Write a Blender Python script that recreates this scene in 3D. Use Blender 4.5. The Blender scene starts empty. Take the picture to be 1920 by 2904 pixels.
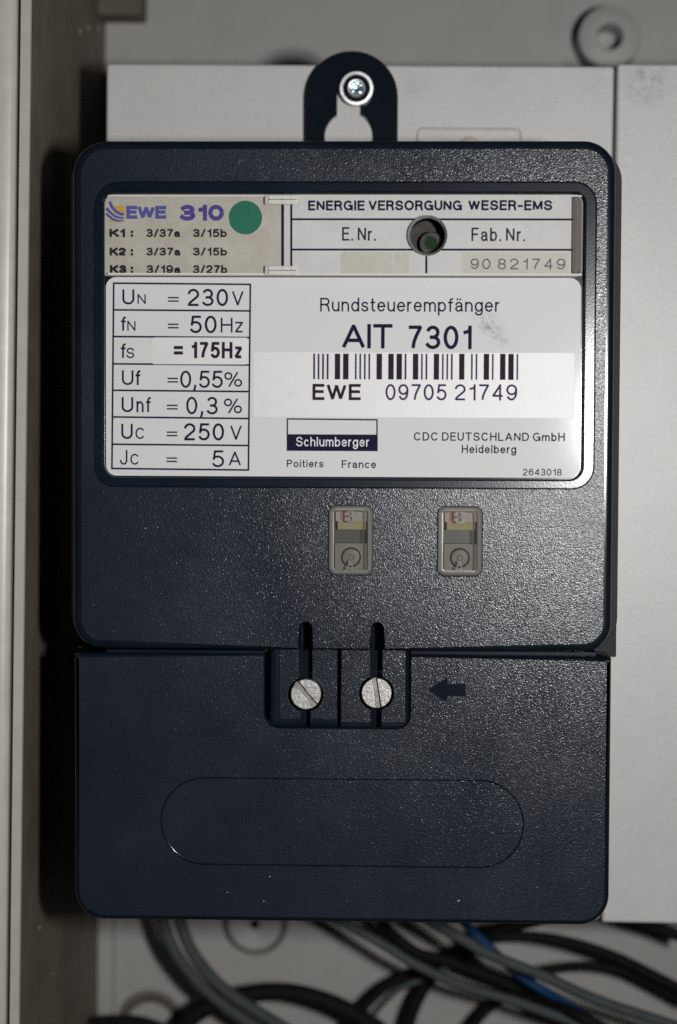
import bpy, math, random
from math import radians, cos, sin, pi, sqrt
from mathutils import Matrix, Vector
from mathutils.geometry import tessellate_polygon

random.seed(7)
S = bpy.context.scene
COL = S.collection

# ------------------------------------------------------------------ camera, world, light, exposure
# Working frame, in millimetres: u right, v up, w out of the wall; w = 0 is the front face of the receiver.
FOC, CX, CY, DIST = 5435.0, 960.0, 1452.0, 600.0
YAW, PITCH, ROLL = radians(1.7837), radians(-2.4508), radians(0.2453)
TILT = radians(0.40)                      # the receiver hangs a little crooked on its screw

def _rot():
    cy, sy, cp, sp, cr, sr = cos(YAW), sin(YAW), cos(PITCH), sin(PITCH), cos(ROLL), sin(ROLL)
    Ry = Matrix(((cy, 0, sy), (0, 1, 0), (-sy, 0, cy)))
    Rx = Matrix(((1, 0, 0), (0, cp, -sp), (0, sp, cp)))
    Rz = Matrix(((cr, -sr, 0), (sr, cr, 0), (0, 0, 1)))
    return Ry @ Rx @ Rz
RC = _rot()
CAM = RC @ Vector((0, 0, DIST))

def tilt2(u, v, a=TILT):
    return (u * cos(a) - v * sin(a), u * sin(a) + v * cos(a))

def W(p):                                  # working frame (already level with the cabinet), mm -> Blender, m
    return Vector((p[0] * .001, -p[2] * .001, p[1] * .001))

def M2W(p):                                # receiver frame -> Blender
    u, v = tilt2(p[0], p[1])
    return W((u, v, p[2]))

def at_m(px, py, w=0.0):                   # where a sight line meets the plane w, receiver frame
    d = RC @ Vector(((px - CX) / FOC, (CY - py) / FOC, -1))
    t = (w - CAM.z) / d.z
    q = CAM + d * t
    return (q.x, q.y)

def at_c(px, py, w=0.0):                   # the same in the level cabinet frame
    return tilt2(*at_m(px, py, w))

cam = bpy.data.cameras.new("camera")
cam_o = bpy.data.objects.new("camera", cam)
COL.objects.link(cam_o)
S.camera = cam_o
ax = [M2W(RC @ Vector(e)) * 1000 for e in ((1, 0, 0), (0, 1, 0), (0, 0, 1))]
mm = Matrix((ax[0], ax[1], ax[2])).transposed().to_4x4()
mm.translation = M2W(CAM)
cam_o.matrix_world = mm
cam.sensor_fit = 'VERTICAL'
cam.sensor_height = 22.3
cam.sensor_width = 22.3
cam.lens = FOC / 2904 * 22.3
cam.clip_start = .01
cam.clip_end = 20
cam.dof.use_dof = True
cam.dof.focus_distance = .612
cam.dof.aperture_fstop = cam.lens / 11.0

wd = bpy.data.worlds.new("World")
S.world = wd
wd.use_nodes = True
wd.node_tree.nodes['Background'].inputs[0].default_value = (1, .93, .82, 1)
wd.node_tree.nodes['Background'].inputs[1].default_value = .012

# the camera's flash, beside the lens (the camera was held upright, so it sits to the right)
fl = bpy.data.lights.new("camera_flash", 'AREA')
fl.shape = 'RECTANGLE'
fl.size = .026
fl.size_y = .044
fl.energy = 2.5
fl.color = (1, .985, .965)
fl.spread = radians(150)
fl_o = bpy.data.objects.new("camera_flash", fl)
COL.objects.link(fl_o)
FLASH = CAM + RC @ Vector((142, 7, -4))
fl_o.location = M2W(FLASH)
aim = M2W(Vector((-10, 28, -20))) - M2W(FLASH)
fl_o.rotation_euler = aim.to_track_quat('-Z', 'Y').to_euler()

S.view_settings.view_transform = 'Standard'
S.view_settings.look = 'None'
S.view_settings.exposure = 0
S.view_settings.gamma = 1
S.render.engine = 'CYCLES'
S.cycles.use_denoising = False
S.cycles.transparent_max_bounces = 16
S.cycles.sample_clamp_indirect = 4.0

# ------------------------------------------------------------------ materials
def new_mat(name):
    m = bpy.data.materials.new(name)
    m.use_nodes = True
    return m, m.node_tree, m.node_tree.nodes['Principled BSDF']

def node(nt, typ, **kw):
    n = nt.nodes.new(typ)
    for k, v in kw.items():
        setattr(n, k, v)
    return n

def noise(nt, co, scale, detail=2, rough=.5):
    n = node(nt, 'ShaderNodeTexNoise')
    n.inputs['Scale'].default_value = scale
    n.inputs['Detail'].default_value = detail
    n.inputs['Roughness'].default_value = rough
    nt.links.new(co, n.inputs['Vector'])
    return n

def ramp(nt, fac, stops):
    r = node(nt, 'ShaderNodeValToRGB')
    el = r.color_ramp.elements
    while len(el) < len(stops):
        el.new(.5)
    for e, (p, c) in zip(el, stops):
        e.position = p
        e.color = (c[0], c[1], c[2], 1) if not isinstance(c, (int, float)) else (c, c, c, 1)
    nt.links.new(fac, r.inputs[0])
    return r

def coords(nt):
    return node(nt, 'ShaderNodeTexCoord').outputs['Object']

def plain(name, c, rough=.5, spec=.5, metal=0., var=0., vs=300, bump=0., bs=900, bd=.00005):
    m, nt, b = new_mat(name)
    b.inputs['Base Color'].default_value = (*c, 1)
    b.inputs['Roughness'].default_value = rough
    b.inputs['Specular IOR Level'].default_value = spec
    b.inputs['Metallic'].default_value = metal
    co = coords(nt)
    if var:
        n = noise(nt, co, vs, 5, .65)
        r = ramp(nt, n.outputs['Fac'], [(.3, [x * (1 - var) for x in c]), (.7, [min(1, x * (1 + var)) for x in c])])
        nt.links.new(r.outputs[0], b.inputs['Base Color'])
    if bump:
        n = noise(nt, co, bs, 2)
        bp = node(nt, 'ShaderNodeBump')
        bp.inputs['Strength'].default_value = bump
        bp.inputs['Distance'].default_value = bd
        nt.links.new(n.outputs['Fac'], bp.inputs['Height'])
        nt.links.new(bp.outputs[0], b.inputs['Normal'])
    return m

def grained_plastic():
    """navy moulded plastic with a spark-eroded grain"""
    m, nt, b = new_mat("navy_grained_plastic")
    co = coords(nt)
    n0 = noise(nt, co, 14, 5, .7)
    c = ramp(nt, n0.outputs['Fac'], [(.32, (.0082, .0126, .0208)), (.72, (.0122, .017, .0265))])
    nt.links.new(c.outputs[0], b.inputs['Base Color'])
    rr = ramp(nt, n0.outputs['Fac'], [(.3, .20), (.7, .30)])
    nt.links.new(rr.outputs[0], b.inputs['Roughness'])
    b.inputs['Specular IOR Level'].default_value = .32
    n1 = noise(nt, co, 2900, 0.0, .5)
    bp = node(nt, 'ShaderNodeBump')
    bp.inputs['Strength'].default_value = 1.0
    bp.inputs['Distance'].default_value = .00006
    nt.links.new(n1.outputs['Fac'], bp.inputs['Height'])
    nt.links.new(bp.outputs[0], b.inputs['Normal'])
    return m

def scuffed_white():
    """white printed plate with a few rubbed marks"""
    m, nt, b = new_mat("white_plate")
    co = coords(nt)
    base = (.59, .594, .603)
    mix = node(nt, 'ShaderNodeMix', data_type='RGBA')
    mix.inputs['A'].default_value = (*base, 1)
    mix.inputs['B'].default_value = (.22, .215, .22, 1)
    mp = node(nt, 'ShaderNodeMapping', vector_type='POINT')
    sp = at_m(1395, 930, -2.5)
    # squash space round the scuff, then a soft ball times streaky noise
    ang = radians(-50)
    mp.vector_type = 'TEXTURE'
    mp.inputs['Location'].default_value = W((sp[0], sp[1], -2.5)) - W((0, -20, -77))
    mp.inputs['Rotation'].default_value = (0, radians(50), 0)
    mp.inputs['Scale'].default_value = (.009, .01, .0042)
    nt.links.new(co, mp.inputs['Vector'])
    ln = node(nt, 'ShaderNodeVectorMath', operation='LENGTH')
    nt.links.new(mp.outputs[0], ln.inputs[0])
    fall = ramp(nt, ln.outputs['Value'], [(.1, 1.0), (1.0, 0.0)])
    st = noise(nt, mp.outputs[0], 2.6, 6, .75)
    mp.inputs['Scale'].default_value = (.009, .01, .0042)
    sr = ramp(nt, st.outputs['Fac'], [(.44, 0.0), (.62, .85)])
    mul = node(nt, 'ShaderNodeMath', operation='MULTIPLY')
    nt.links.new(fall.outputs[0], mul.inputs[0])
    nt.links.new(sr.outputs[0], mul.inputs[1])
    sp2 = noise(nt, co, 420, 6, .8)
    r2 = ramp(nt, sp2.outputs['Fac'], [(.685, 0.0), (.75, .5)])
    add = node(nt, 'ShaderNodeMath', operation='MAXIMUM')
    nt.links.new(mul.outputs[0], add.inputs[0])
    nt.links.new(r2.outputs[0], add.inputs[1])
    nt.links.new(add.outputs[0], mix.inputs['Factor'])
    nt.links.new(mix.outputs['Result'], b.inputs['Base Color'])
    b.inputs['Roughness'].default_value = .075
    b.inputs['Specular IOR Level'].default_value = .35
    return m

def sticker_white():
    m, nt, b = new_mat("sticker_paper")
    co = coords(nt)
    n1 = noise(nt, co, 90, 6, .8)
    r1 = ramp(nt, n1.outputs['Fac'], [(.28, (.56, .555, .55)), (.5, (.60, .598, .595))])
    n2 = noise(nt, co, 260, 7, .85)
    r2 = ramp(nt, n2.outputs['Fac'], [(.60, 0.0), (.74, .45)])
    mix = node(nt, 'ShaderNodeMix', data_type='RGBA')
    mix.inputs['B'].default_value = (.28, .265, .26, 1)
    nt.links.new(r1.outputs[0], mix.inputs['A'])
    nt.links.new(r2.outputs[0], mix.inputs['Factor'])
    nt.links.new(mix.outputs['Result'], b.inputs['Base Color'])
    b.inputs['Roughness'].default_value = .42
    n3 = noise(nt, co, 1800, 2)
    bp = node(nt, 'ShaderNodeBump')
    bp.inputs['Strength'].default_value = .5
    bp.inputs['Distance'].default_value = .00003
    nt.links.new(n3.outputs['Fac'], bp.inputs['Height'])
    nt.links.new(bp.outputs[0], b.inputs['Normal'])
    return m

def old_card(name, c0, c1):
    m, nt, b = new_mat(name)
    co = coords(nt)
    n1 = noise(nt, co, 130, 7, .8)
    r1 = ramp(nt, n1.outputs['Fac'], [(.32, c0), (.62, c1)])
    nt.links.new(r1.outputs[0], b.inputs['Base Color'])
    b.inputs['Roughness'].default_value = .7
    return m

def clear_plastic(name, tint, gloss=.05, scratch=.35, edge=1.45):
    m = bpy.data.materials.new(name)
    m.use_nodes = True
    nt = m.node_tree
    nt.nodes.remove(nt.nodes['Principled BSDF'])
    out = nt.nodes['Material Output']
    tr = node(nt, 'ShaderNodeBsdfTransparent')
    tr.inputs[0].default_value = (*tint, 1)
    gl = node(nt, 'ShaderNodeBsdfGlossy')
    gl.inputs['Roughness'].default_value = gloss
    fr = node(nt, 'ShaderNodeFresnel')
    fr.inputs['IOR'].default_value = edge
    co = coords(nt)
    n = noise(nt, co, 700, 4, .7)
    bp = node(nt, 'ShaderNodeBump')
    bp.inputs['Strength'].default_value = scratch
    bp.inputs['Distance'].default_value = .00004
    nt.links.new(n.outputs['Fac'], bp.inputs['Height'])
    nt.links.new(bp.outputs[0], gl.inputs['Normal'])
    mx = node(nt, 'ShaderNodeMixShader')
    nt.links.new(fr.outputs[0], mx.inputs[0])
    nt.links.new(tr.outputs[0], mx.inputs[1])
    nt.links.new(gl.outputs[0], mx.inputs[2])
    nt.links.new(mx.outputs[0], out.inputs['Surface'])
    return m

def panel_grey(name, c, dirt_at=None, org=(0, 0, 0), w=-77):
    """pale grey, slightly pearly moulded panel with faint dirt"""
    m, nt, b = new_mat(name)
    co = coords(nt)
    n1 = noise(nt, co, 60, 8, .7)
    r1 = ramp(nt, n1.outputs['Fac'], [(.3, [x * .93 for x in c]), (.6, c)])
    last = r1.outputs[0]
    nf = noise(nt, co, 900, 3, .6)
    rf = ramp(nt, nf.outputs['Fac'], [(.3, .88), (.72, 1.0)])
    mlt = node(nt, 'ShaderNodeMix', data_type='RGBA', blend_type='MULTIPLY')
    mlt.inputs['Factor'].default_value = 1
    nt.links.new(last, mlt.inputs['A'])
    nt.links.new(rf.outputs[0], mlt.inputs['B'])
    last = mlt.outputs['Result']
    for (u, v, rad, amt) in dirt_at or ():
        mp = node(nt, 'ShaderNodeMapping', vector_type='TEXTURE')
        mp.inputs['Location'].default_value = W((u, v, w)) - W(org)
        mp.inputs['Scale'].default_value = (rad * .001,) * 3
        nt.links.new(co, mp.inputs['Vector'])
        ln = node(nt, 'ShaderNodeVectorMath', operation='LENGTH')
        nt.links.new(mp.outputs[0], ln.inputs[0])
        fall = ramp(nt, ln.outputs['Value'], [(.1, 1.0), (1.0, 0.0)])
        st = noise(nt, co, 350, 7, .8)
        sr = ramp(nt, st.outputs['Fac'], [(.42, 0.0), (.7, amt)])
        mul = node(nt, 'ShaderNodeMath', operation='MULTIPLY')
        nt.links.new(fall.outputs[0], mul.inputs[0])
        nt.links.new(sr.outputs[0], mul.inputs[1])
        mx = node(nt, 'ShaderNodeMix', data_type='RGBA')
        mx.inputs['B'].default_value = (.09, .08, .07, 1)
        nt.links.new(mul.outputs[0], mx.inputs['Factor'])
        nt.links.new(last, mx.inputs['A'])
        last = mx.outputs['Result']
    nt.links.new(last, b.inputs['Base Color'])
    b.inputs['Roughness'].default_value = .42
    b.inputs['Specular IOR Level'].default_value = .45
    n3 = noise(nt, co, 800, 2)
    bp = node(nt, 'ShaderNodeBump')
    bp.inputs['Strength'].default_value = .5
    bp.inputs['Distance'].default_value = .0001
    nt.links.new(n3.outputs['Fac'], bp.inputs['Height'])
    nt.links.new(bp.outputs[0], b.inputs['Normal'])
    return m

GRAIN = grained_plastic()
SMOOTH = plain("navy_smooth_plastic", (.0052, .0086, .0142), .13, .4, var=.25, vs=60, bump=.25, bs=500, bd=.00003)
SHEEN = plain("navy_brushed_plastic", (.005, .009, .016), .19, .32, var=.25, vs=60, bump=.35, bs=1400, bd=.00004)
BORE = plain("bore_grey", (.05, .051, .047), .8, .15, var=.4, vs=300)
BOREB = plain("bore_button_grey", (.075, .073, .066), .6, .2, var=.3, vs=400)
MATT = plain("navy_matt_side", (.011, .013, .016), .62, .22, var=.2, vs=80)
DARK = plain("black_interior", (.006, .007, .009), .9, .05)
PLATE = scuffed_white()
STICK = sticker_white()
CARD = old_card("aged_tariff_card", (.34, .315, .265), (.43, .41, .36))
SLIP = old_card("number_slip_paper", (.47, .47, .465), (.525, .525, .52))
TAPE = plain("yellowed_tape", (.41, .40, .355), .5, .4, var=.06)
INK = plain("blue_black_ink", (.009, .007, .03), .6, .05)
INK2 = plain("brown_black_ink", (.022, .012, .026), .6, .06, var=.3, vs=900)
INKP = plain("purple_ink", (.036, .022, .08), .6, .06)
INKG = plain("soft_grey_ink", (.018, .016, .022), .6, .1, var=.35, vs=1500)
STAMP = plain("stamped_grey_ink", (.085, .08, .09), .6, .3, var=.4, vs=1600)
BLUE = plain("print_blue", (.062, .072, .27), .6, .3, var=.22, vs=1500)
VIOLET = plain("print_violet", (.055, .036, .21), .6, .3, var=.22, vs=1500)
YELLOW = plain("print_yellow", (.47, .30, .05), .6, .3, var=.15, vs=1500)
GREEN = plain("print_green", (.006, .125, .075), .6, .3, var=.12, vs=1600)
WHITEINK = plain("white_print", (.66, .66, .67), .5, .3)
CLEAR = clear_plastic("clear_window_plastic", (.96, .96, .96), .08, .2, 1.4)
CLEARS = clear_plastic("smoky_lens_plastic", (.80, .79, .77), .16, 1.0, 1.5)
CLEARE = clear_plastic("clear_moulded_edge", (.80, .77, .72), .10, .6, 1.7)
def milky(name, c, mixf, tint=(.9, .9, .88)):
    m = clear_plastic(name, tint, .07, .6, 1.7)
    nt = m.node_tree
    mx = next(n for n in nt.nodes if n.type == 'MIX_SHADER')
    df = node(nt, 'ShaderNodeBsdfDiffuse')
    df.inputs[0].default_value = (*c, 1)
    m2 = node(nt, 'ShaderNodeMixShader')
    m2.inputs[0].default_value = mixf
    nt.links.new(mx.outputs[0], m2.inputs[1])
    nt.links.new(df.outputs[0], m2.inputs[2])
    nt.links.new(m2.outputs[0], nt.nodes['Material Output'].inputs['Surface'])
    return m
RIM = milky("lens_rim_plastic", (.36, .35, .335), .45, (.8, .78, .75))
FACE = milky("lens_face_plastic", (.30, .285, .26), .10, (.80, .79, .77))
EDGE = milky("window_edge_plastic", (.52, .51, .48), .5, (.9, .9, .88))
MILK = milky("clip_plastic", (.78, .76, .73), .68)
THICK = milky("thick_clear_end", (.30, .27, .25), .45, (.8, .78, .76))
FROST = plain("frosted_cut_edge", (.36, .36, .36), .25, .6, var=.5, vs=1800, bump=1.0, bs=2600, bd=.00025)
NICKEL = plain("nickel_screw", (.27, .266, .258), .44, .5, 1.0, var=.35, vs=900, bump=1, bs=1500, bd=.00007)
SLOT_SHADE = plain("shaded_slot_metal", (.17, .165, .155), .5, .5, 1.0, var=.4, vs=900)  # darker than the heads: shade in the slots put into the colour
ZINC = plain("zinc_screw", (.74, .76, .78), .5, .5, 1.0, var=.2, vs=700, bump=.8, bs=900, bd=.0001)
ZINCB = plain("blue_chromate_zinc", (.50, .66, .74), .30, .5, 1.0, var=.3, vs=900, bump=1, bs=900, bd=.00015)
DARKLINE = plain("dark_line_metal", (.06, .055, .05), .3, .5, 1.0)  # tone for dark lines, also the painted refraction line of the lenses
CREAM = plain("cream_plastic", (.62, .55, .44), .45, .4)
GREYB = plain("grey_mechanism_plastic", (.21, .20, .185), .5, .4, var=.15, vs=500)
GREYM = plain("dark_mechanism_plastic", (.010, .011, .013), .4, .5, var=.3, vs=800)
PALE = plain("pale_flag", (.44, .41, .38), .6, .3, var=.15, vs=700)
YELF = plain("yellow_flag", (.38, .345, .19), .6, .3, var=.15, vs=700)
REDF = plain("red_flag", (.45, .16, .12), .6, .3)
GREENP = plain("green_part", (.012, .034, .018), .8, .1)
d1 = at_c(1835, 230, -77)
d2 = at_c(1400, 200, -77)
d3 = at_c(1180, 240, -77)
d4 = at_c(330, 190, -77)
d5 = at_c(1700, 230, -77)
PANEL = panel_grey("panel_grey", (.50, .498, .49), [(*d2, 8, .35), (*d3, 6, .3), (*d4, 5, .2), (*d5, 8, .25)], (0, -100, -77))
PANEL2 = panel_grey("panel_grey_smudged", (.50, .498, .49), [(*d1, 11, .8), (*at_c(1770, 900, -77), 5, .3)], (120, -120, -77))
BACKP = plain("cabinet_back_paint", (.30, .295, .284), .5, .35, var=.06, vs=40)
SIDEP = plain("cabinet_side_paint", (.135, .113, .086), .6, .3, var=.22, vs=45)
FRAMEP = plain("cabinet_frame_paint", (.43, .405, .36), .34, .5, var=.08, vs=120, bump=.3, bs=300, bd=.0001)
GROOVE_SHADE = plain("cabinet_groove_and_shade", (.085, .075, .06), .6, .3, var=.2, vs=90)
CABG = plain("grey_cable_sheath", (.050, .058, .062), .6, .15, var=.12, vs=200)
CABK = plain("black_cable_sheath", (.0065, .0062, .006), .7, .1)
CABB = plain("blue_cable_sheath", (.006, .036, .105), .6, .15)
SPECK = plain("paint_speck", (.55, .53, .5), .6, .3)

# ------------------------------------------------------------------ mesh helpers
def link(o, parent=None):
    COL.objects.link(o)
    if parent is not None:
        o.parent = parent
    return o

ROOTS = {}

class MB:
    """collects faces (mm, working frame) and links them as one mesh object"""
    def __init__(self):
        self.v, self.f, self.m = [], [], []
    def add(self, pts, faces, mi=0):
        k = len(self.v)
        self.v += [tuple(p) for p in pts]
        for f in faces:
            self.f.append(tuple(k + i for i in f))
            self.m.append(mi)
    def build(self, name, mats, parent=None, origin=None, ang=32, flat=False):
        if not isinstance(mats, (list, tuple)):
            mats = [mats]
        off = Vector((0, 0, 0))
        if parent is not None:
            off = ROOTS[parent.name]
        if origin is not None:
            off = W(origin)
        me = bpy.data.meshes.new(name)
        me.from_pydata([W(p) - off for p in self.v], [], self.f)
        for m in mats:
            me.materials.append(m)
        for p, mi in zip(me.polygons, self.m):
            p.material_index = mi
        if not flat:
            me.shade_smooth()
            me.set_sharp_from_angle(angle=radians(ang))
        me.update()
        o = bpy.data.objects.new(name, me)
        link(o, parent)
        if parent is None:
            o.location = off
            ROOTS[o.name] = off
        else:
            ROOTS[o.name] = off          # children of this part share the same frame
        return o

def thing(name, label, cat, loc, group=None, tilt=False):
    o = bpy.data.objects.new(name, None)
    o.empty_display_size = .02
    link(o)
    if tilt:
        o.location = M2W(loc)
        o.rotation_euler = (0, -TILT, 0)
    else:
        o.location = W(loc)
    ROOTS[o.name] = W(loc)
    tag(o, label, cat, group)
    return o

def tag(o, label, cat, group=None):
    o['label'] = label
    o['category'] = cat
    if group:
        o['group'] = group

def round_poly(corners):
    """corners: (u, v, radius[, inset_scale[, flare_scale]]) -> list of (u, v, s, f), counter-clockwise as given"""
    out = []
    n = len(corners)
    for i, c in enumerate(corners):
        u, v, r = c[:3]
        s = c[3] if len(c) > 3 else 1.0
        fl_ = c[4] if len(c) > 4 else 1.0
        p = Vector((u, v)); a = Vector(corners[i - 1][:2]); b = Vector(corners[(i + 1) % n][:2])
        if r <= 1e-6:
            out.append((u, v, s, fl_)); continue
        d1, d2 = (a - p).normalized(), (b - p).normalized()
        ang = d1.angle(d2)
        t = r / math.tan(ang / 2)
        t1 = p + d1 * t
        c0 = p + (d1 + d2).normalized() * (r / sin(ang / 2))
        t2 = p + d2 * t
        a1 = math.atan2(t1.y - c0.y, t1.x - c0.x)
        a2 = math.atan2(t2.y - c0.y, t2.x - c0.x)
        da = (a2 - a1 + pi) % (2 * pi) - pi
        k = max(3, int(abs(da) / (pi / 2) * (10 if r > 2 else 6)))
        for j in range(k + 1):
            x = a1 + da * j / k
            out.append((c0.x + r * cos(x), c0.y + r * sin(x), s, fl_))
    return out

def rr(u0, v0, u1, v1, r):
    if not isinstance(r, (list, tuple)):
        r = [r] * 4                                   # bl, br, tr, tl
    return round_poly([(u0, v0, r[0]), (u1, v0, r[1]), (u1, v1, r[2]), (u0, v1, r[3])])

def circle(cu, cv, r, n=48):
    return [(cu + r * cos(2 * pi * i / n), cv + r * sin(2 * pi * i / n), 1, 1) for i in range(n)]

def offset(poly, d):
    """move a counter-clockwise outline inwards by d (outwards when negative)"""
    out = []
    n = len(poly)
    for i in range(n):
        p = Vector(poly[i][:2])
        j, k = i - 1, (i + 1) % n
        e1, e2 = p - Vector(poly[j][:2]), Vector(poly[k][:2]) - p
        if e1.length < 1e-7: e1 = e2
        if e2.length < 1e-7: e2 = e1
        e1.normalize(); e2.normalize()
        n1, n2 = Vector((e1.y, -e1.x)), Vector((e2.y, -e2.x))
        dot = max(-.6, n1.dot(n2))
        mit = (n1 + n2) / (1 + dot)
        sc = poly[i][2] if d > 0 else poly[i][3]
        q = p - mit * d * sc
        out.append((q.x, q.y, poly[i][2], poly[i][3]))
    return out

def loft(mb, poly, rings, mi=0, flip=False):
    """rings: (inset, w[, material]) from front to back"""
    loops = [[(q[0], q[1], r[1]) for q in offset(poly, r[0])] for r in rings]
    n = len(poly)
    k = len(mb.v)
    for L in loops:
        mb.v += L
    for a in range(len(loops) - 1):
        m = rings[a + 1][2] if len(rings[a + 1]) > 2 else mi
        for i in range(n):
            j = (i + 1) % n
            f = (k + a * n + i, k + (a + 1) * n + i, k + (a + 1) * n + j, k + a * n + j)
            mb.f.append(f if not flip else f[::-1])
            mb.m.append(m)
    return loops

def face(mb, w, outer, holes=(), mi=0):
    """flat face at depth w with holes, facing the viewer"""
    loops = [[Vector((p[0], p[1], 0)) for p in outer]] + [[Vector((p[0], p[1], 0)) for p in h] for h in holes]
    tris = tessellate_polygon(loops)
    pts = [p for L in loops for p in L]
    k = len(mb.v)
    mb.v += [(p.x, p.y, w) for p in pts]
    for t in tris:
        a, b, c = (pts[i] for i in t)
        cr = (b.x - a.x) * (c.y - a.y) - (b.y - a.y) * (c.x - a.x)
        if abs(cr) < 1e-9:
            continue
        mb.f.append(tuple(k + i for i in (t if cr > 0 else t[::-1])))
        mb.m.append(mi)

def fillet(r, w0, n=5):
    """rings of a rounded edge of radius r under a front face at w0"""
    return [(r * (1 - sin(pi / 2 * i / n)), w0 - r * (1 - cos(pi / 2 * i / n))) for i in range(n + 1)]

def slab(mb, poly, w1, w0, r=.3, mi=0, mi_edge=None, n=3, holes=()):
    """solid plate with outline poly from w0 (back) to w1 (front) with rounded front edge"""
    me = mi if mi_edge is None else mi_edge
    rings = [(a, b, me) for a, b in fillet(r, w1, n)] + [(0, w0, me)]
    loops = loft(mb, poly, rings)
    face(mb, w1, loops[0], holes, mi)

def box(mb, u0, v0, u1, v1, w0, w1, mi=0):
    p = [(u, v, w) for w in (w0, w1) for v in (v0, v1) for u in (u0, u1)]
    mb.add(p, [(4, 5, 7, 6), (1, 0, 2, 3), (0, 1, 5, 4), (3, 2, 6, 7), (2, 0, 4, 6), (1, 3, 7, 5)], mi)

def lathe(mb, cu, cv, prof, n=40, mi=0):
    """prof: (r, w[, material]) from centre/front to rim/back"""
    k = len(mb.v)
    for r, w, *_ in prof:
        for i in range(n):
            a = 2 * pi * i / n
            mb.v.append((cu + r * cos(a), cv + r * sin(a), w))
    for a in range(len(prof) - 1):
        m = prof[a + 1][2] if len(prof[a + 1]) > 2 else mi
        for i in range(n):
            j = (i + 1) % n
            mb.f.append((k + a * n + i, k + (a + 1) * n + i, k + (a + 1) * n + j, k + a * n + j))
            mb.m.append(m)
    if prof[0][0] > 1e-6:
        pass

# ------------------------------------------------------------------ stroke lettering
def arc(cx, cy, rx, ry, a0, a1, n=None):
    n = n or max(4, int(abs(a1 - a0) / 15))
    return [(cx + rx * cos(radians(a0 + (a1 - a0) * i / n)), cy + ry * sin(radians(a0 + (a1 - a0) * i / n))) for i in range(n + 1)]

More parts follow.
